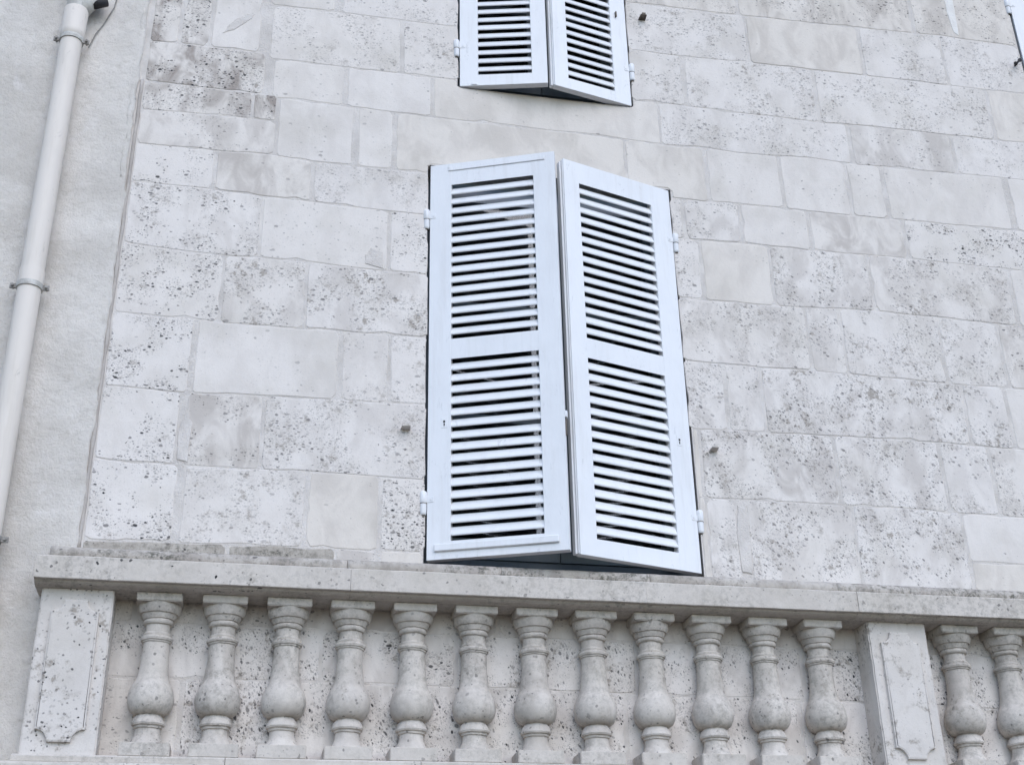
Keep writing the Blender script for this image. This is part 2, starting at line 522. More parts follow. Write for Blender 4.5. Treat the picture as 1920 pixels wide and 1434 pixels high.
COURSE['jb'] = [(-0.66, 3.186), (5.0, 3.186)]
COURSE['js'] = [(-0.66, 3.196), (5.0, 3.196)]
COURSE['m'] = [(-0.66, 2.40), (5.0, 2.40)]
COURSE['u'] = [(-0.66, 6.62), (0.9, 6.64), (1.6, 6.65)]
COURSE['u2'] = [(1.6, 6.96), (5.0, 7.0)]

# holes, darkness of holes, tint, stain, lean of the holes
KIND = {'s': (0.07, 0.5, 0.15, 0.16, 0), 'b': (0.03, 0.4, 0.65, 0.26, 0), 'g': (0.05, 0.4, 0.65, 0.22, 0),
        'v': (0.05, 0.45, 0.3, 0.45, 0), 'p': (0.60, 0.56, 0.05, 0.16, 0), 'h': (0.95, 0.64, 0.05, 0.28, 0),
        'd': (0.60, 1.0, 0.0, 0.10, 0), 'e': (0.62, 0.9, 0.1, 0.30, 0), 't': (0.75, 0.95, 0.3, 0.85, 0),
        'o': (0.35, 0.7, 0.2, 0.5, 0), 'y': (0.35, 0.65, 0.6, 0.6, 0), 'r': (0.80, 0.64, 0.05, 0.28, 0.6),
        'R': (1.05, 0.72, 0.05, 0.40, 0.7), 'm': (0.6, 0.9, 0.5, 0.35, 0), 'w': (0.85, 0.9, 0.05, 0.35, 1.2)}


def zat(name, x):
    pts = COURSE[name]
    if x <= pts[0][0]:
        return pts[0][1]
    for (xa, za), (xb, zb) in zip(pts, pts[1:]):
        if x <= xb:
            return za + (zb - za) * (x - xa) / (xb - xa)
    return pts[-1][1]


stone_n = 0


def cap_ring(bm, ring):
    for a, b, c in geometry.tessellate_polygon([[v.co for v in ring]]):
        try:
            bm.faces.new((ring[a], ring[b], ring[c]))
        except ValueError:
            pass



def stone(poly, kind, gap=0.0045, mat=None):
    """one ashlar block: worn outline, soft arris, face a hair proud of or behind its neighbours"""
    global stone_n
    stone_n += 1
    sd = stone_n * 7.31
    r = random.Random(stone_n * 13 + 1)
    # outline with worn, wandering edges
    pts = []
    n = len(poly)
    for i in range(n):
        a, b = Vector(poly[i]), Vector(poly[(i + 1) % n])
        p = Vector(poly[i - 1])
        ln = (b - a).length
        d = (b - a) / ln
        nrm = Vector((-d.y, d.x))                      # inward for a counter-clockwise outline
        cut = min(0.012 + 0.02 * r.random() ** 3, 0.25 * ln)
        m = max(2, int(ln / 0.045))
        for k in range(m + 1):
            t = cut + (ln - 2 * cut) * k / m
            q = a + d * t
            w = noise.noise(Vector((q.x * 7, q.y * 7, sd))) * 0.0065 + noise.noise(Vector((q.x * 45, q.y * 45, sd))) * 0.0024
            e = gap - 0.0006 + max(-0.0018, w)
            if 0 < k < m and r.random() < 0.05:
                e += r.uniform(0.003, 0.010)           # a spalled nick
            e = min(e, 0.9 * cut) if k in (0, m) else e
            pts.append(q + nrm * e)
    y = r.uniform(-0.0012, 0.0003)
    bm = bmesh.new()
    N = len(pts)
    rings = []
    for off, yy in ((0.0030, y), (0.0, y + 0.0016), (0.0, 0.032)):
        ring = []
        for i in range(N):
            a, b = pts[i - 1], pts[(i + 1) % N]
            d = (b - a).normalized()
            ring.append(bm.verts.new((pts[i].x - d.y * off, yy, pts[i].y + d.x * off)))
        rings.append(ring)
    for a, b in zip(rings, rings[1:]):
        for i in range(N):
            bm.faces.new((a[i], a[(i + 1) % N], b[(i + 1) % N], b[i]))
    cap_ring(bm, rings[0])
    o = part('stone', mesh_of('stone', bm), mat or M_STONE, facade)
    k = KIND[kind]
    o['holes'] = k[0] * r.uniform(0.55, 1.45)
    o['dark'] = min(1.0, k[1] * r.uniform(0.9, 1.1))
    o['tint'] = max(0.0, min(1.0, k[2] + r.uniform(-0.1, 0.15)))
    o['stain'] = k[3] * r.uniform(0.7, 1.3)
    o['lean'] = k[4] + r.uniform(-0.12, 0.12)
    return o


def row_stone(top, bot, x0, x1, kind, mat=None):
    xs_b = [x0] + [p[0] for p in COURSE[bot] if x0 + 0.06 < p[0] < x1 - 0.06] + [x1]
    xs_t = [x1] + [p[0] for p in reversed(COURSE[top]) if x0 + 0.06 < p[0] < x1 - 0.06] + [x0]
    poly = [(x, zat(bot, x)) for x in xs_b] + [(x, zat(top, x)) for x in xs_t]
    stone(poly, kind, 0.003, mat)


fill = random.Random(21)
for top, bot, lst in ROWS:
    for x0, x1, k in lst:
        if x1 < -0.607:
            continue
        row_stone(top, bot, max(x0, -0.607), x1, k)
    x = lst[-1][1] + 0.012
    if x > 3.3 and abs(lst[-1][1] - 3.748) > 0.002:    # carry the masonry on past the edge of the picture
        while x < 4.9:
            w = fill.uniform(0.3, 0.75)
            row_stone(top, bot, x, x + w, fill.choice('pprsh'))
            x += w + 0.012
# blocks that are cut round the window openings
stone([(0.659, 5.324), (1.033, 5.323), (1.40, 5.322), (1.728, 5.313), (1.724, 5.555), (1.612, 5.555), (1.612, 5.508), (0.766, 5.508), (0.766, 5.553), (0.659, 5.553)], 'b', 0.003)
stone([(0.492, 5.014), (0.634, 5.014), (0.634, 5.063), (1.549, 5.063), (1.549, 5.318), (1.033, 5.322), (0.660, 5.323), (0.494, 5.328)], 'b', 0.003)
stone([(1.557, 5.063), (1.758, 5.063), (1.758, 5.013), (1.933, 5.014), (1.930, 5.318), (1.728, 5.313), (1.557, 5.317)], 'b', 0.003)
# lowest course above the balcony moulding
for x0, x1, k in ((-0.607, -0.10, 'm'), (-0.09, 0.30, 'm'), (0.305, 0.462, 'o'), (0.475, 0.634, 'b')):
    row_stone('j', 'js', x0, x1, k, M_MOSSY if k == 'm' else None)
for x0, x1, k in ((1.760, 1.786, 'b'), (1.789, 1.914, 'r'), (1.960, 2.421, 'R'), (2.431, 2.914, 'R')):
    row_stone('i', 'js', x0, x1, k)
COURSE['i2'] = [(2.9, 3.335), (5.0, 3.335)]
row_stone('i', 'i2', 2.925, 3.60, 's')
row_stone('i', 'i2', 3.61, 4.3, 'p')
row_stone('i2', 'js', 2.925, 3.5, 'b')
row_stone('i2', 'js', 3.51, 4.3, 'o')
row_stone('h', 'i', 1.758, 1.780, 'b')
for x0, x1, k in ((-0.607, -0.12, 't'), (-0.11, 0.35, 'p'), (0.36, 0.766, 'p')):
    row_stone('u', 'q0' if x1 < -0.1 else 'n0', x0, x1, k)
for x0, x1, k in ((1.612, 2.3, 'y'), (2.31, 3.0, 'p'), (3.01, 3.746, 'y')):
    row_stone('u2', 'p0', x0, x1, k)

def patch(name, pts, mat, y=-0.0030):
    """a thin smear of lime or mortar standing on the stone face"""
    bm = bmesh.new()
    out = []
    for i, (a, b) in enumerate(zip(pts, pts[1:] + pts[:1])):
        for k in range(5):
            p = Vector(a).lerp(Vector(b), k / 5)
            n = noise.noise_vector(Vector((p.x * 40, p.y * 40, 3.3)))
            out.append((p.x + 0.005 * n.x, p.y + 0.005 * n.y))
    cx, cz = sum(p[0] for p in out) / len(out), sum(p[1] for p in out) / len(out)
    f = [bm.verts.new((cx + (x - cx) * 0.9, y, cz + (z - cz) * 0.95)) for x, z in out]
    b = [bm.verts.new((x, 0.004, z)) for x, z in out]
    for i in range(len(out)):
        bm.faces.new((f[i], f[(i + 1) % len(out)], b[(i + 1) % len(out)], b[i]))
    cap_ring(bm, f)
    part(name, mesh_of(name, bm), mat, facade)


patch('lime_run', [(3.375, 6.70), (3.372, 6.40), (3.386, 6.24), (3.416, 6.22), (3.424, 6.40), (3.436, 6.70)], M_LIME)
patch('mortar_smear', [(-0.303, 5.660), (-0.250, 5.690), (-0.170, 5.770), (-0.165, 5.790), (-0.195, 5.790), (-0.245, 5.755), (-0.285, 5.700)], M_MORTAR)
patch('mortar_smear', [(0.375, 4.52), (0.455, 4.50), (0.452, 4.585), (0.40, 4.60), (0.372, 4.565)], M_MORTAR)
patch('mortar_smear', [(-0.305, 3.58), (-0.265, 3.57), (-0.262, 3.74), (-0.285, 3.79), (-0.315, 3.70)], M_MORTAR)
patch('mortar_smear', [(1.914, 3.24), (1.958, 3.23), (1.968, 3.39), (1.952, 3.52), (1.925, 3.53), (1.905, 3.40)], M_MORTAR)

# ------------------------------------------------------------------ rendered wall on the left
plaster = thing('rendered_wall', 'rough grey render wall behind the drainpipe with a ragged right edge', 'wall', (-2.3, 0.0, 0.0))
bm = bmesh.new()
zs = [0.0, 1.2, 2.0] + [2.2 + 0.03 * i for i in range(150)] + [8.2]
xs = [-4.0, -3.0, -2.0, -1.5] + [-1.3 + 0.03 * i for i in range(22)] + [-0.650, -0.636]
grid = []
for z in zs:
    edge = -0.6225 + 0.010 * noise.noise(Vector((0, 0, z * 6))) + 0.008 * noise.noise(Vector((3, 0, z * 22)))
    if z > 4.75:
        edge -= 0.010 + 0.012 * noise.noise(Vector((7, 0, z * 9)))
    rowv = []
    for x in xs:
        y = -0.011 + 0.0045 * noise.noise(Vector((x * 5, 1.0, z * 5))) + 0.003 * noise.noise(Vector((x * 17, 4.0, z * 17)))
        rowv.append(bm.verts.new((x, y, z)))
    rowv.append(bm.verts.new((edge, -0.007 + 0.003 * noise.noise(Vector((edge * 9, 4.0, z * 30))), z)))
    rowv.append(bm.verts.new((edge + 0.004, 0.006, z)))
    grid.append(rowv)
for a, b in zip(grid, grid[1:]):
    for i in range(len(a) - 1):
        bm.faces.new((a[i], a[i + 1], b[i + 1], b[i]))
part('render_coat', mesh_of('render_coat', bm, True), M_PLASTER, plaster)
# darker pointing run down the meeting of render and stone
bm = bmesh.new()
pts = [(-0.6165 + 0.004 * noise.noise(Vector((z * 0.45, 2.0, 0))), 0.0005, 3.2 + 0.05 * z) for z in range(0, 44)]
bm_tube(bm, pts, [0.0075 + 0.003 * noise.noise(Vector((z * 0.6, 9.0, 0))) for z in range(0, 44)], 7)
part('corner_pointing', mesh_of('corner_pointing', bm, True), M_POINT, plaster)
# the crumbling lip of old mortar along the upper part of the edge
for z0, z1, wd in ((5.03, 5.36, 0.030), (4.83, 5.02, 0.020), (5.40, 5.75, 0.018)):
    bm = bmesh.new()
    pts = []
    k = 14
    for i in range(k + 1):
        z = z0 + (z1 - z0) * i / k
        pts.append((-0.648 + 0.006 * noise.noise(Vector((z * 20, 0, 0))), -0.012, z))
    rad = [0.004 + wd * 0.5 * max(0.15, 0.6 + noise.noise(Vector((z0, 5, i * 0.7)))) * math.sin(math.pi * (i + 0.6) / (k + 1.2)) for i in range(k + 1)]
    bm_tube(bm, pts, rad, 8)
    for v in bm.verts:
        v.co.y = -0.008 + (v.co.y + 0.012) * 0.45
    part('mortar_lip', mesh_of('mortar_lip', bm, True), M_PLASTER, plaster)

# ------------------------------------------------------------------ balustrade
balu = thing('balustrade', 'carved stone balustrade with bulbous balusters set against the wall below the window', 'balustrade', (1.0, -0.06, 2.2))


def props(o, kind, seed):
    r = random.Random(seed)
    k = KIND[kind]
    o['holes'], o['dark'], o['tint'], o['stain'], o['lean'] = (k[0] * r.uniform(0.8, 1.2), k[1], k[2], k[3] * r.uniform(0.7, 1.3), k[4])
    return o


COPE = [(0.003, 3.026), (-0.126, 3.026), (-0.130, 3.0275), (-0.140, 3.0278), (-0.152, 3.030), (-0.163, 3.0345), (-0.169, 3.040),
        (-0.183, 3.0405), (-0.185, 3.0425), (-0.185, 3.119), (-0.182, 3.122), (-0.10, 3.130), (0.003, 3.132)]
TOR = [(0.003, 3.133), (-0.060, 3.132)] + [(-0.062 - 0.031 * math.sin(a), 3.163 - 0.031 * math.cos(a)) for a in [math.pi * k / 8 for k in range(9)]] + [(0.003, 3.197)]
cuts = [-0.726, 0.352, 1.452, 2.30, 3.25, 4.6]
for i, (a, b) in enumerate(zip(cuts, cuts[1:])):
    bm = bmesh.new()
    dy = rng.uniform(-0.002, 0.002)
    bm_extrude_x(bm, [(y + (dy if y < 0 else 0), z) for y, z in COPE], a + 0.0005, b - 0.0005, 40, 0.0010, 3.1 * i)
    props(part('coping_stone', mesh_of('coping_stone', bm), M_CARVED, balu), 'd' if i == 0 else 'p', 40 + i)['holes'] = (0.45, 0.28, 0.32, 0.35, 0.3)[i]
cuts = [-0.700, 0.345, 0.92, 1.50, 2.27, 3.3, 4.6]
for i, (a, b) in enumerate(zip(cuts, cuts[1:])):
    bm = bmesh.new()
    bm_extrude_x(bm, TOR, a + 0.001, b - 0.001, 40, 0.0016, 7.7 * i + 2)
    props(part('roll_moulding', mesh_of('roll_moulding', bm, True), M_MOSSY, balu), 'o', 60 + i)

# base courses
BASE1 = [(0.003, 2.436), (-0.128, 2.436), (-0.131, 2.440), (-0.131, 2.456), (-0.127, 2.4615), (0.003, 2.4615)]
BASE2 = [(0.003, 2.15), (-0.10, 2.15), (-0.150, 2.22), (-0.156, 2.25), (-0.156, 2.425), (-0.152, 2.4345), (0.003, 2.4345)]
cuts = [-0.722, -0.04, 0.62, 1.30, 2.05, 2.9, 4.6]
for i, (a, b) in enumerate(zip(cuts, cuts[1:])):
    for nm, pr, e in (('base_fillet', BASE1, 0.0), ('base_course', BASE2, 0.03)):
        bm = bmesh.new()
        bm_extrude_x(bm, pr, a + 0.001 - (e if i == 0 else 0), b - 0.001, 24, 0.0012, 5.3 * i + e)
        props(part(nm, mesh_of(nm, bm), M_CARVED, balu), 'p', 80 + i)['holes'] = 0.2


def pier(x0, x1, kind, seed):
    cx = (x0 + x1) / 2
    bm = bmesh.new()
    bm_box(bm, x0, x1, -0.115, 0.003, 2.4625, 3.0255)
    es = [e for e in bm.edges if abs(e.verts[0].co.x - e.verts[1].co.x) < 1e-6 and e.verts[0].co.y < -0.1 and e.verts[1].co.y < -0.1]
    bmesh.ops.bevel(bm, geom=es, offset=0.005, segments=2, affect='EDGES')
    bmesh.ops.subdivide_edges(bm, edges=[e for e in bm.edges if abs(e.verts[0].co.z - e.verts[1].co.z) > 0.3], cuts=24)
    for v in bm.verts:
        if v.co.y < -0.108:
            v.co += 0.0016 * noise.noise_vector(v.co * 28 + Vector((seed, 0, 0)))
    p = props(part('pier', mesh_of('pier', bm), M_BASE, balu), kind, seed)
    p['holes'] = p['holes'] * 1.8
    # raised panel with scalloped corners
    hw, zb, zt, rr = 0.080, 2.502, 2.985, 0.042
    out = []
    for sx, sz, z in ((-1, 1, zb), (1, 1, zb), (1, -1, zt), (-1, -1, zt)):
        arc = [(cx + sx * (hw - rr * math.cos(u)), z + sz * rr * math.sin(u)) for u in [math.pi / 2 * k / 6 for k in range(7)]]
        seq = [(cx + sx * hw, z + sz * rr), (cx + sx * (hw - 0.004), z + sz * rr)] + arc[::-1][1:]
        # the bottom left corner runs from the upright edge round to the foot; its neighbours mirror it
        out += seq if sx * sz < 0 else seq[::-1]
    bm = bmesh.new()
    N = len(out)
    rings = []
    for off, y in ((0.007, -0.1285), (0.001, -0.1265), (0.0, -0.113)):
        ring = []
        for i in range(N):
            a, b = Vector(out[i - 1]), Vector(out[(i + 1) % N])
            d = (b - a).normalized()
            j = 0.0012 * noise.noise(Vector((out[i][0] * 60, out[i][1] * 60, seed)))
            ring.append(bm.verts.new((out[i][0] - d.y * (off + j), y, out[i][1] + d.x * (off + j))))
        rings.append(ring)
    for a, b in zip(rings, rings[1:]):
        for i in range(N):
            bm.faces.new((a[i], a[(i + 1) % N], b[(i + 1) % N], b[i]))
    cap_ring(bm, rings[0])
    me = mesh_of('raised_panel', bm)
    me.transform(Matrix.Translation((-1.0, 0.06, -2.2)))
    q = props(link('raised_panel', me, M_BASE, p), kind, seed + 1)
    q['holes'] = q['holes'] * 2.0


pier(-0.703, -0.461, 'd', 5)
pier(2.360, 2.604, 'p', 6)

BAL = [(0.064, 2.506), (0.061, 2.513), (0.051, 2.528), (0.0440, 2.545), (0.0420, 2.566), (0.0470, 2.568), (0.0475, 2.575), (0.0540, 2.577),
       (0.0565, 2.583), (0.0545, 2.588), (0.0490, 2.603), (0.0425, 2.611), (0.0420, 2.613), (0.0540, 2.615), (0.0660, 2.624), (0.0745, 2.639),
       (0.0785, 2.657), (0.0788, 2.671), (0.0755, 2.690), (0.0700, 2.705), (0.0665, 2.714), (0.0630, 2.717), (0.0550, 2.737), (0.0500, 2.766),
       (0.0470, 2.806), (0.0455, 2.840), (0.0450, 2.861), (0.0490, 2.863), (0.0490, 2.868), (0.0535, 2.869), (0.0560, 2.876), (0.0535, 2.883),
       (0.0475, 2.885), (0.0490, 2.890), (0.0475, 2.895), (0.0415, 2.898), (0.0410, 2.925), (0.0475, 2.927), (0.0510, 2.931), (0.0520, 2.936),
       (0.0505, 2.941), (0.0480, 2.943), (0.0530, 2.945), (0.0560, 2.952), (0.0600, 2.960), (0.0605, 2.963), (0.0665, 2.964), (0.0705, 2.971),
       (0.0740, 2.982), (0.0748, 2.998)]
# refine the profile a little so the swelling reads as a curve
variants = []
for k in range(4):
    bm = bmesh.new()
    bm_lathe(bm, [(r, z - 2.46) for r, z in BAL], 0.0, 0.0, 40, False)
    for v in bm.verts:
        d = noise.noise_vector(v.co * 26 + Vector((k * 9.0, 0, 0))) * 0.0020 + noise.noise_vector(v.co * 70 + Vector((k * 5.0, 2, 0))) * 0.0013
        v.co += d
    body = mesh_of('baluster', bm, True)
    sharp(body, 32)
    pm = []
    for nm, hw, z0, z1 in (('abacus', 0.0785, 0.536, 0.567), ('plinth', 0.083, 0.0025, 0.049)):
        bm = bmesh.new()
        bm_box(bm, -hw, hw, -hw, hw * 0.5, z0, z1)
        bmesh.ops.bevel(bm, geom=bm.edges[:], offset=0.0028, segments=2, affect='EDGES')
        bmesh.ops.subdivide_edges(bm, edges=[e for e in bm.edges if e.calc_length() > 0.05], cuts=6)
        for v in bm.verts:
            v.co += noise.noise_vector(v.co * 45 + Vector((k * 7.0, hw * 99, 0))) * 0.0014
        pm.append((nm, mesh_of(nm, bm)))
    variants.append((body, pm))
BAL_X = [-0.307 + 0.2258 * i for i in range(12)] + [2.752 + 0.2258 * i for i in range(7)]
for i, x in enumerate(BAL_X):
    body, pm = variants[(i * 3 + i // 4) % 4]
    b = link('baluster', body, M_CARVED, balu)
    b.location = (x - 1.0, -0.038 + 0.06, 0.26)
    b.rotation_euler = (0, 0, 0)
    props(b, 'p', 200 + i)['holes'] = 0.38
    b['stain'] = 0.35
    for nm, me in pm:
        c = link(nm, me, M_CARVED, b)
        props(c, 'p', 300 + i)['holes'] = 0.40

# ------------------------------------------------------------------ drainpipe
pipe = thing('drainpipe', 'off-white plastic drainpipe running down the grey render wall at left', 'drainpipe', (-0.918, -0.075, 0.0))


def ppart(name, prof, mat, n=32):
    bm = bmesh.new()
    bm_lathe(bm, prof, 0.0, 0.0, n)
    return link(name, mesh_of(name, bm, True), mat, pipe)


for nm, prof, mt in (('pipe_length', [(0.0445, 4.30), (0.0445, 5.50)], M_PVC),
                     ('pipe_length', [(0.0445, 0.10), (0.0445, 4.235)], M_PVC),
                     ('pipe_socket', [(0.0455, 5.465), (0.0505, 5.472), (0.0510, 5.50), (0.0495, 5.51), (0.0515, 5.615), (0.0505, 5.622), (0.047, 5.622)], M_PVC),
                     ('pipe_socket', [(0.0440, 4.222), (0.0475, 4.226), (0.0480, 4.29), (0.0470, 4.305), (0.0445, 4.306)], M_PVC),
                     ('upper_pipe', [(0.0440, 5.60), (0.0440, 6.6)], M_PVC_OLD)):
    o = ppart(nm, prof, mt)
    sharp(o.data)
bm = bmesh.new()
bm_tube(bm, [(0.0, 0.0, 5.60), (0.035, 0.004, 5.67), (0.085, 0.012, 5.745)], 0.040, 20)
link('branch_pipe', mesh_of('branch_pipe', bm, True), M_PVC_OLD, pipe)
bm = bmesh.new()
bm_tube(bm, [(0.058, 0.0, 5.668), (0.115, 0.010, 5.705)], 0.022, 16)
link('branch_cap', mesh_of('branch_cap', bm, True), M_BLACK, pipe)
for z in (5.458, 4.232, 3.205):
    bm = bmesh.new()
    bm_lathe(bm, [(0.0455, z - 0.011), (0.0495, z - 0.011), (0.0500, z), (0.0495, z + 0.011), (0.0455, z + 0.011)], 0, 0, 32)
    br = link('pipe_bracket', mesh_of('pipe_bracket', bm, False), M_PVC_OLD if z > 4 else M_STEEL, pipe)
    for s in (-1, 1):
        bm = bmesh.new()
        bm_box(bm, min(s * 0.047, s * 0.073), max(s * 0.047, s * 0.073), -0.005, 0.003, z - 0.010, z + 0.010)
        link('bracket_lug', mesh_of('bracket_lug', bm), M_STEEL, br)
        bm = bmesh.new()
        bm_tube(bm, [(s * 0.062, -0.016, z), (s * 0.062, 0.016, z)], 0.0055, 8)
        link('bolt', mesh_of('bolt', bm), M_STEEL, br)
    bm = bmesh.new()
    bm_tube(bm, [(0.0, 0.04, z), (0.0, 0.085, z)], 0.006, 8)
    link('wall_plug', mesh_of('wall_plug', bm), M_STEEL, br)

bm = bmesh.new()
cpts = [(-0.735, -0.016, 6.6), (-0.752, -0.016, 5.95), (-0.775, -0.015, 5.72), (-0.808, -0.0155, 5.62), (-0.835, -0.016, 5.56), (-0.848, -0.018, 5.505), (-0.853, -0.03, 5.47)]
bm_tube(bm, cpts, 0.0028, 6)
cable = thing('cable', 'thin grey cable hanging on the render wall beside the drainpipe top', 'cable', (-0.853, -0.02, 5.47))
part('wire', mesh_of('wire', bm, True), M_STEEL, cable)

# ------------------------------------------------------------------ windows behind the shutters
def casement(o, label):
    x0, x1, z0, z1 = o
    cx = (x0 + x1) / 2
    t = thing('casement_window', label, 'window', (cx, 0.135, z0))
    w, h = (x1 - x0) / 2, z1 - z0
    F, Y0, Y1 = 0.055, -0.035, 0.045
    bm = bmesh.new()
    for a in ((-w, -w + F, 0, h), (w - F, w, 0, h), (-w + F, w - F, 0, F + 0.03), (-w + F, w - F, h - F, h)):
        bm_box(bm, a[0], a[1], Y0, Y1, a[2], a[3])
    link('frame', mesh_of('frame', bm), M_SLATE, t)
    zb, zt = F + 0.03, h - F
    for s in (-1, 1):
        xa, xb = (-w + F, -0.002) if s < 0 else (0.002, w - F)
        S = 0.062
        bm = bmesh.new()
        for a in ((xa, xa + S, zb, zt), (xb - S, xb, zb, zt), (xa + S, xb - S, zb, zb + 0.085), (xa + S, xb - S, zt - S, zt)):
            bm_box(bm, a[0], a[1], Y0 - 0.012, Y1 - 0.02, a[2] + 0.001, a[3] - 0.001)
        sash = link('sash', mesh_of('sash', bm), M_SLATE, t)
        cuts = [zb + 0.085 + (zt - S - zb - 0.085) * k / 3 for k in range(4)]
        for k in (1, 2):
            link('glazing_bar', box_mesh('glazing_bar', xa + S, xb - S, Y0 - 0.006, Y0 + 0.02, cuts[k] - 0.015, cuts[k] + 0.015), M_SLATE, sash)
        for k in range(3):
            link('pane', box_mesh('pane', xa + S - 0.003, xb - S + 0.003, Y0 + 0.006, Y0 + 0.010, cuts[k] + 0.014, cuts[k + 1] - 0.014), M_GLASS, sash)
    return t


casement(WIN_LOW, 'slate blue casement window seen between the lower white shutters above the balustrade')
casement(WIN_UP, 'casement window behind the white shutters at the top centre of the wall')
casement(WIN_FAR, 'casement window behind the single white shutter at the upper right edge')

# ------------------------------------------------------------------ shutters
T = 0.032
GAP = 0.0215


def slat_mesh(name, length, pitch, seed):
    prof = [(0.0030, -0.0010), (0.0012, 0.0020), (0.0014, 0.0065), (0.0026, 0.0090), (0.0185, 0.0390), (0.0215, 0.0395), (0.0230, 0.0365), (0.0085, 0.0035), (0.0060, -0.0010)]
    bm = bmesh.new()
    bm_extrude_x(bm, prof, 0.0, length, 6, 0.0004, seed)
    return mesh_of(name, bm)


def shutter(label, group, hinge, side, w, z0, z1, openings, ang, hinges, stile=(0.092, 0.084), rebate=False, hx=None):
    t = thing('window_shutter', label, 'shutter', (hinge, -0.004, z0), -side * R(ang), group)
    H = z1 - z0

    def sx(a, b):
        return (side * a, side * b) if side > 0 else (side * b, side * a)

    def bx(name, a, b, y0, y1, c, d, bev=0.0015, mat=None, par=None):
        x = sx(a, b)
        return link(name, box_mesh(name, x[0], x[1], y0, y1, c, d, bev, 1), mat or M_WHITE, par or t)
    bx('stile', 0.0, stile[0], 0.0, T, 0.0, H, 0.0012)
    bx('stile', w - stile[1], w, 0.0, T, 0.0, H, 0.0012)
    a, b = stile[0], w - stile[1]
    edges = [0.0]
    for c, d, n in openings:
        edges += [c - z0, d - z0]
    edges.append(H)
    for k in range(0, len(edges), 2):
        rl = bx('rail', a - 0.0030, b + 0.0030, 0.0003, T - 0.0003, edges[k] + (0.0005 if k == 0 else 0),
                edges[k + 1] - (0.0005 if k == len(edges) - 2 else 0), 0.0006)
        if k:                                      # underside splayed like the blades
            for v in rl.data.vertices:
                if v.co.z < (edges[k] + edges[k + 1]) / 2:
                    v.co.z += 1.1 * max(0.0, v.co.y - 0.006)
    for c, d, n in openings:                       # n gaps, a blade between each two
        pitch = (d - c - GAP) / (n - 1)
        mes = [slat_mesh('slat', b - a + 0.004, pitch, 3.0 * q + hinge * 10) for q in range(3)]
        for k in range(n - 1):
            s = link('slat', mes[k % 3], M_WHITE, t)
            s.location = ((a - 0.002) if side > 0 else -(b + 0.002), 0.0, c - z0 + GAP + pitch * k + 0.0010)
            s.rotation_euler = (rng.uniform(-0.045, 0.045), rng.uniform(-0.0028, 0.0028), 0)
    if rebate:
        bx('rebate_strip', w, w + 0.013, 0.013, T + 0.004, 0.004, H - 0.012)
        bx('bead', w, w + 0.005, 0.004, 0.0115, 0.004, H - 0.004)
    for hz in hinges:
        z = hz - z0
        hxx = -side * 0.015
        bm = bmesh.new()
        bm_lathe(bm, [(0.0138, z - 0.002), (0.0150, z), (0.0150, z + 0.040), (0.0125, z + 0.046), (0.005, z + 0.049)], hxx, 0.002, 16)
        h = link('hinge', mesh_of('hinge', bm, True), M_WHITE, t)
        sharp(h.data)
        bm = bmesh.new()
        bm_lathe(bm, [(0.0095, z - 0.050), (0.0115, z - 0.048), (0.0130, z - 0.040), (0.0132, z - 0.003)], hxx, 0.002, 16)
        p = link('hinge_pin', mesh_of('hinge_pin', bm, True), M_WHITE, h)
        sharp(p.data)
        bm = bmesh.new()
        bm_lathe(bm, [(0.0072, z - 0.0545), (0.0072, z - 0.0495)], hxx, 0.002, 12)
        link('pin_end', mesh_of('pin_end', bm), M_IRON, h)
        bm = bmesh.new()
        bm_lathe(bm, [(0.0140, z - 0.0045), (0.0140, z - 0.0015)], hxx, 0.002, 16)
        link('dark_gap_ring', mesh_of('dark_gap_ring', bm), M_IRON, h)  # dark ring added to paint the shade in the gap between barrel and pin
        link('hinge_strap', box_mesh('hinge_strap', *sx(-0.010, 0.026), -0.0016, 0.0005, z + 0.000, z + 0.024, 0.0005), M_WHITE, h)
        bm = bmesh.new()
        bm_tube(bm, [(side * 0.016, -0.0032, z + 0.012), (side * 0.016, -0.001, z + 0.012)], 0.0045, 10)
        link('screw', mesh_of('screw', bm), M_WHITE, h)
        link('wall_hook', box_mesh('wall_hook', hxx - 0.006, hxx + 0.006, 0.006, 0.05, z - 0.030, z - 0.018, 0.001), M_IRON, h)
    return t, bx


def keyhole(t, bx, x, z, z0):
    p = bx('lock_plate', x - 0.013, x + 0.013, -0.0012, 0.0005, z - z0 - 0.023, z - z0 + 0.023, 0.001)
    bx('keyhole', x - 0.004, x + 0.004, -0.0022, -0.0010, z - z0 + 0.000, z - z0 + 0.009, 0.0, M_BLACK, p)
    bx('keyhole_slot', x - 0.0022, x + 0.0026, -0.0022, -0.0010, z - z0 - 0.014, z - z0 - 0.003, 0.0, M_BLACK, p)


Z0, Z1 = 3.227, 5.050
OPEN = [(3.299, 4.079, 16), (4.172, 4.936, 16)]
t, bx = shutter('left leaf of the lower shutters, ajar, with drip bars across top and bottom', 'lower window shutters', 0.648, 1, 0.550, Z0, Z1, OPEN, 21.5, (4.772, 3.462), (0.0935, 0.0945))
bx('drip_bar', 0.080, 0.508, -0.0035, 0.0, 5.010 - Z0, 5.030 - Z0, 0.002)
bx('drip_bar', 0.030, 0.512, -0.010, 0.0, 3.258 - Z0, 3.287 - Z0, 0.003)
keyhole(t, bx, 0.067, 3.796, Z0)
bx('latch', 0.549, 0.560, 0.004, 0.024, 3.775 - Z0, 3.803 - Z0, 0.002)
bx('latch_hook', 0.551, 0.556, 0.010, 0.020, 3.70 - Z0, 3.774 - Z0, 0.001, M_IRON)
OPEN_R = [(3.299, 4.079, 16), (4.172, 4.940, 16)]
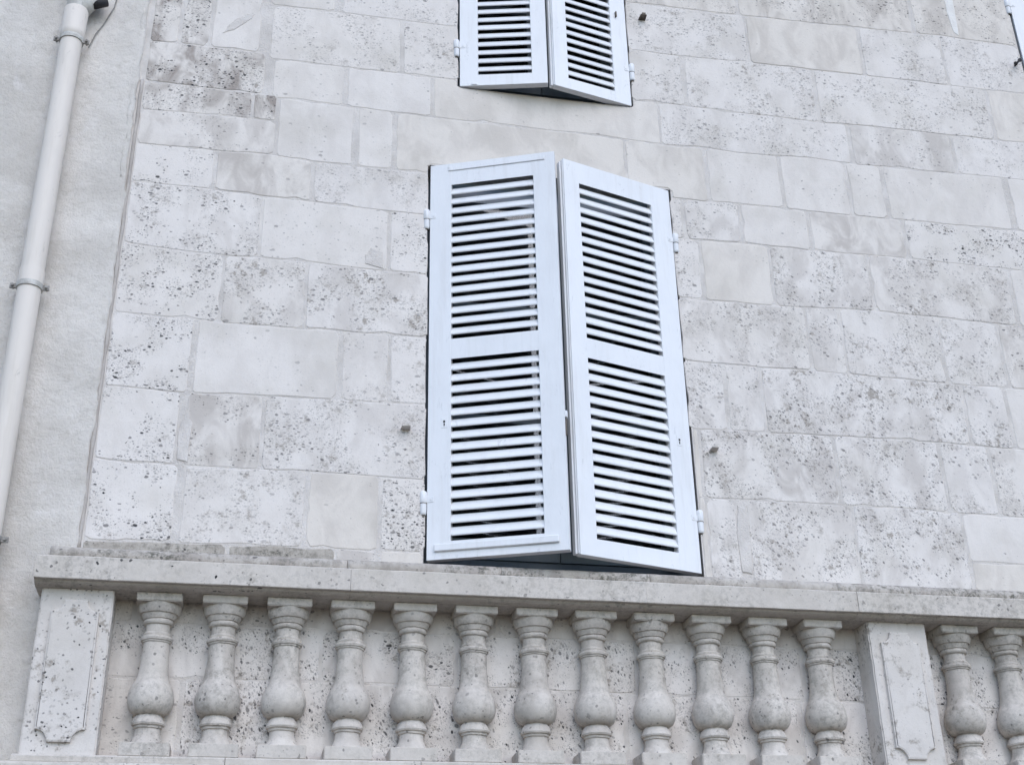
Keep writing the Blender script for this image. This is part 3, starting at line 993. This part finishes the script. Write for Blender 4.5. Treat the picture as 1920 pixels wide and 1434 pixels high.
t, bx = shutter('right leaf of the lower shutters, ajar, scuffed along its bottom rail', 'lower window shutters', 1.744, -1, 0.556, Z0, Z1, OPEN_R, 16.5, (4.772, 3.448), (0.103, 0.077), True)
keyhole(t, bx, 0.056, 3.789, Z0)

U0, U1 = 5.514, 7.040
OPEN_U = [(5.577, 6.290, 15), (6.37, 6.960, 12)]
t, bx = shutter('left leaf of the upper shutters at the top centre, nearly closed', 'upper window shutters', 0.779, 1, 0.405, U0, U1, OPEN_U, 13.5, (5.738, 6.85), (0.085, 0.072))
bx('hook_plate', 0.055, 0.080, -0.004, 0.0, 0.004, 0.016, 0.001)
t, bx = shutter('right leaf of the upper shutters at the top centre, nearly closed', 'upper window shutters', 1.599, -1, 0.400, U0, U1, OPEN_U, 12.5, (5.720, 6.85), (0.085, 0.072), True)
lv = bx('lever', 0.052, 0.058, -0.012, 0.0, 6.035 - U0, 6.068 - U0, 0.001, M_IRON)
shutter('white shutter leaf cut by the upper right edge of the picture', 'far window shutters', 3.760, 1, 0.405, U0, U1, OPEN_U, 10.0, (5.738, 6.478), (0.085, 0.072))
shutter('white shutter leaf beyond the upper right edge of the picture', 'far window shutters', 4.578, -1, 0.400, U0, U1, OPEN_U, 8.0, (5.738, 6.478), (0.085, 0.072), True)

# ------------------------------------------------------------------ shutter stops fixed in the wall
def stop(x, z, mat, label, wide=0.036):
    t = thing('shutter_stop', label, 'shutter stop', (x, 0.0, z))
    bm = bmesh.new()
    bm_box(bm, -wide / 2, wide / 2, -0.038, 0.01, -0.004, 0.002)
    for v in bm.verts:
        if v.co.y < 0:
            v.co.x *= 0.8
            v.co.z += 0.003
    bmesh.ops.bevel(bm, geom=bm.edges[:], offset=0.0018, segments=1, affect='EDGES')
    link('bracket_arm', mesh_of('bracket_arm', bm), mat, t)
    bm = bmesh.new()
    bm_box(bm, -wide * 0.22, wide * 0.26, -0.036, -0.028, 0.0045, 0.018)
    for v in bm.verts:
        v.co.x += 0.12 * (v.co.z - 0.0045)
    bmesh.ops.bevel(bm, geom=bm.edges[:], offset=0.002, segments=1, affect='EDGES')
    link('stop_lug', mesh_of('stop_lug', bm), mat, t)


stop(0.559, 3.768, M_LUG, 'small stone-coloured shutter stop left of the lower shutters', 0.042)
stop(1.841, 3.764, M_LUG, 'small stone-coloured shutter stop right of the lower shutters', 0.036)
stop(1.685, 6.058, M_IRON, 'small rusty shutter stop right of the upper shutters', 0.038)
t = thing('shutter_holdback', 'black dumbbell shaped iron holdback near the upper right corner', 'holdback', (3.704, 0.0, 6.072))
bm = bmesh.new()
bm_tube(bm, [(0.0, 0.01, 0.0), (0.0, -0.03, 0.0)], 0.005, 8)
link('stem', mesh_of('stem', bm), M_BLACK, t)
bm = bmesh.new()
bm_tube(bm, [(-0.020, -0.030, -0.014), (-0.016, -0.030, -0.013), (-0.008, -0.030, -0.006), (0.004, -0.030, 0.006), (0.012, -0.030, 0.014), (0.020, -0.030, 0.024)],
        [0.005, 0.012, 0.006, 0.005, 0.011, 0.006], 10)
link('catch', mesh_of('catch', bm, True), M_BLACK, t)
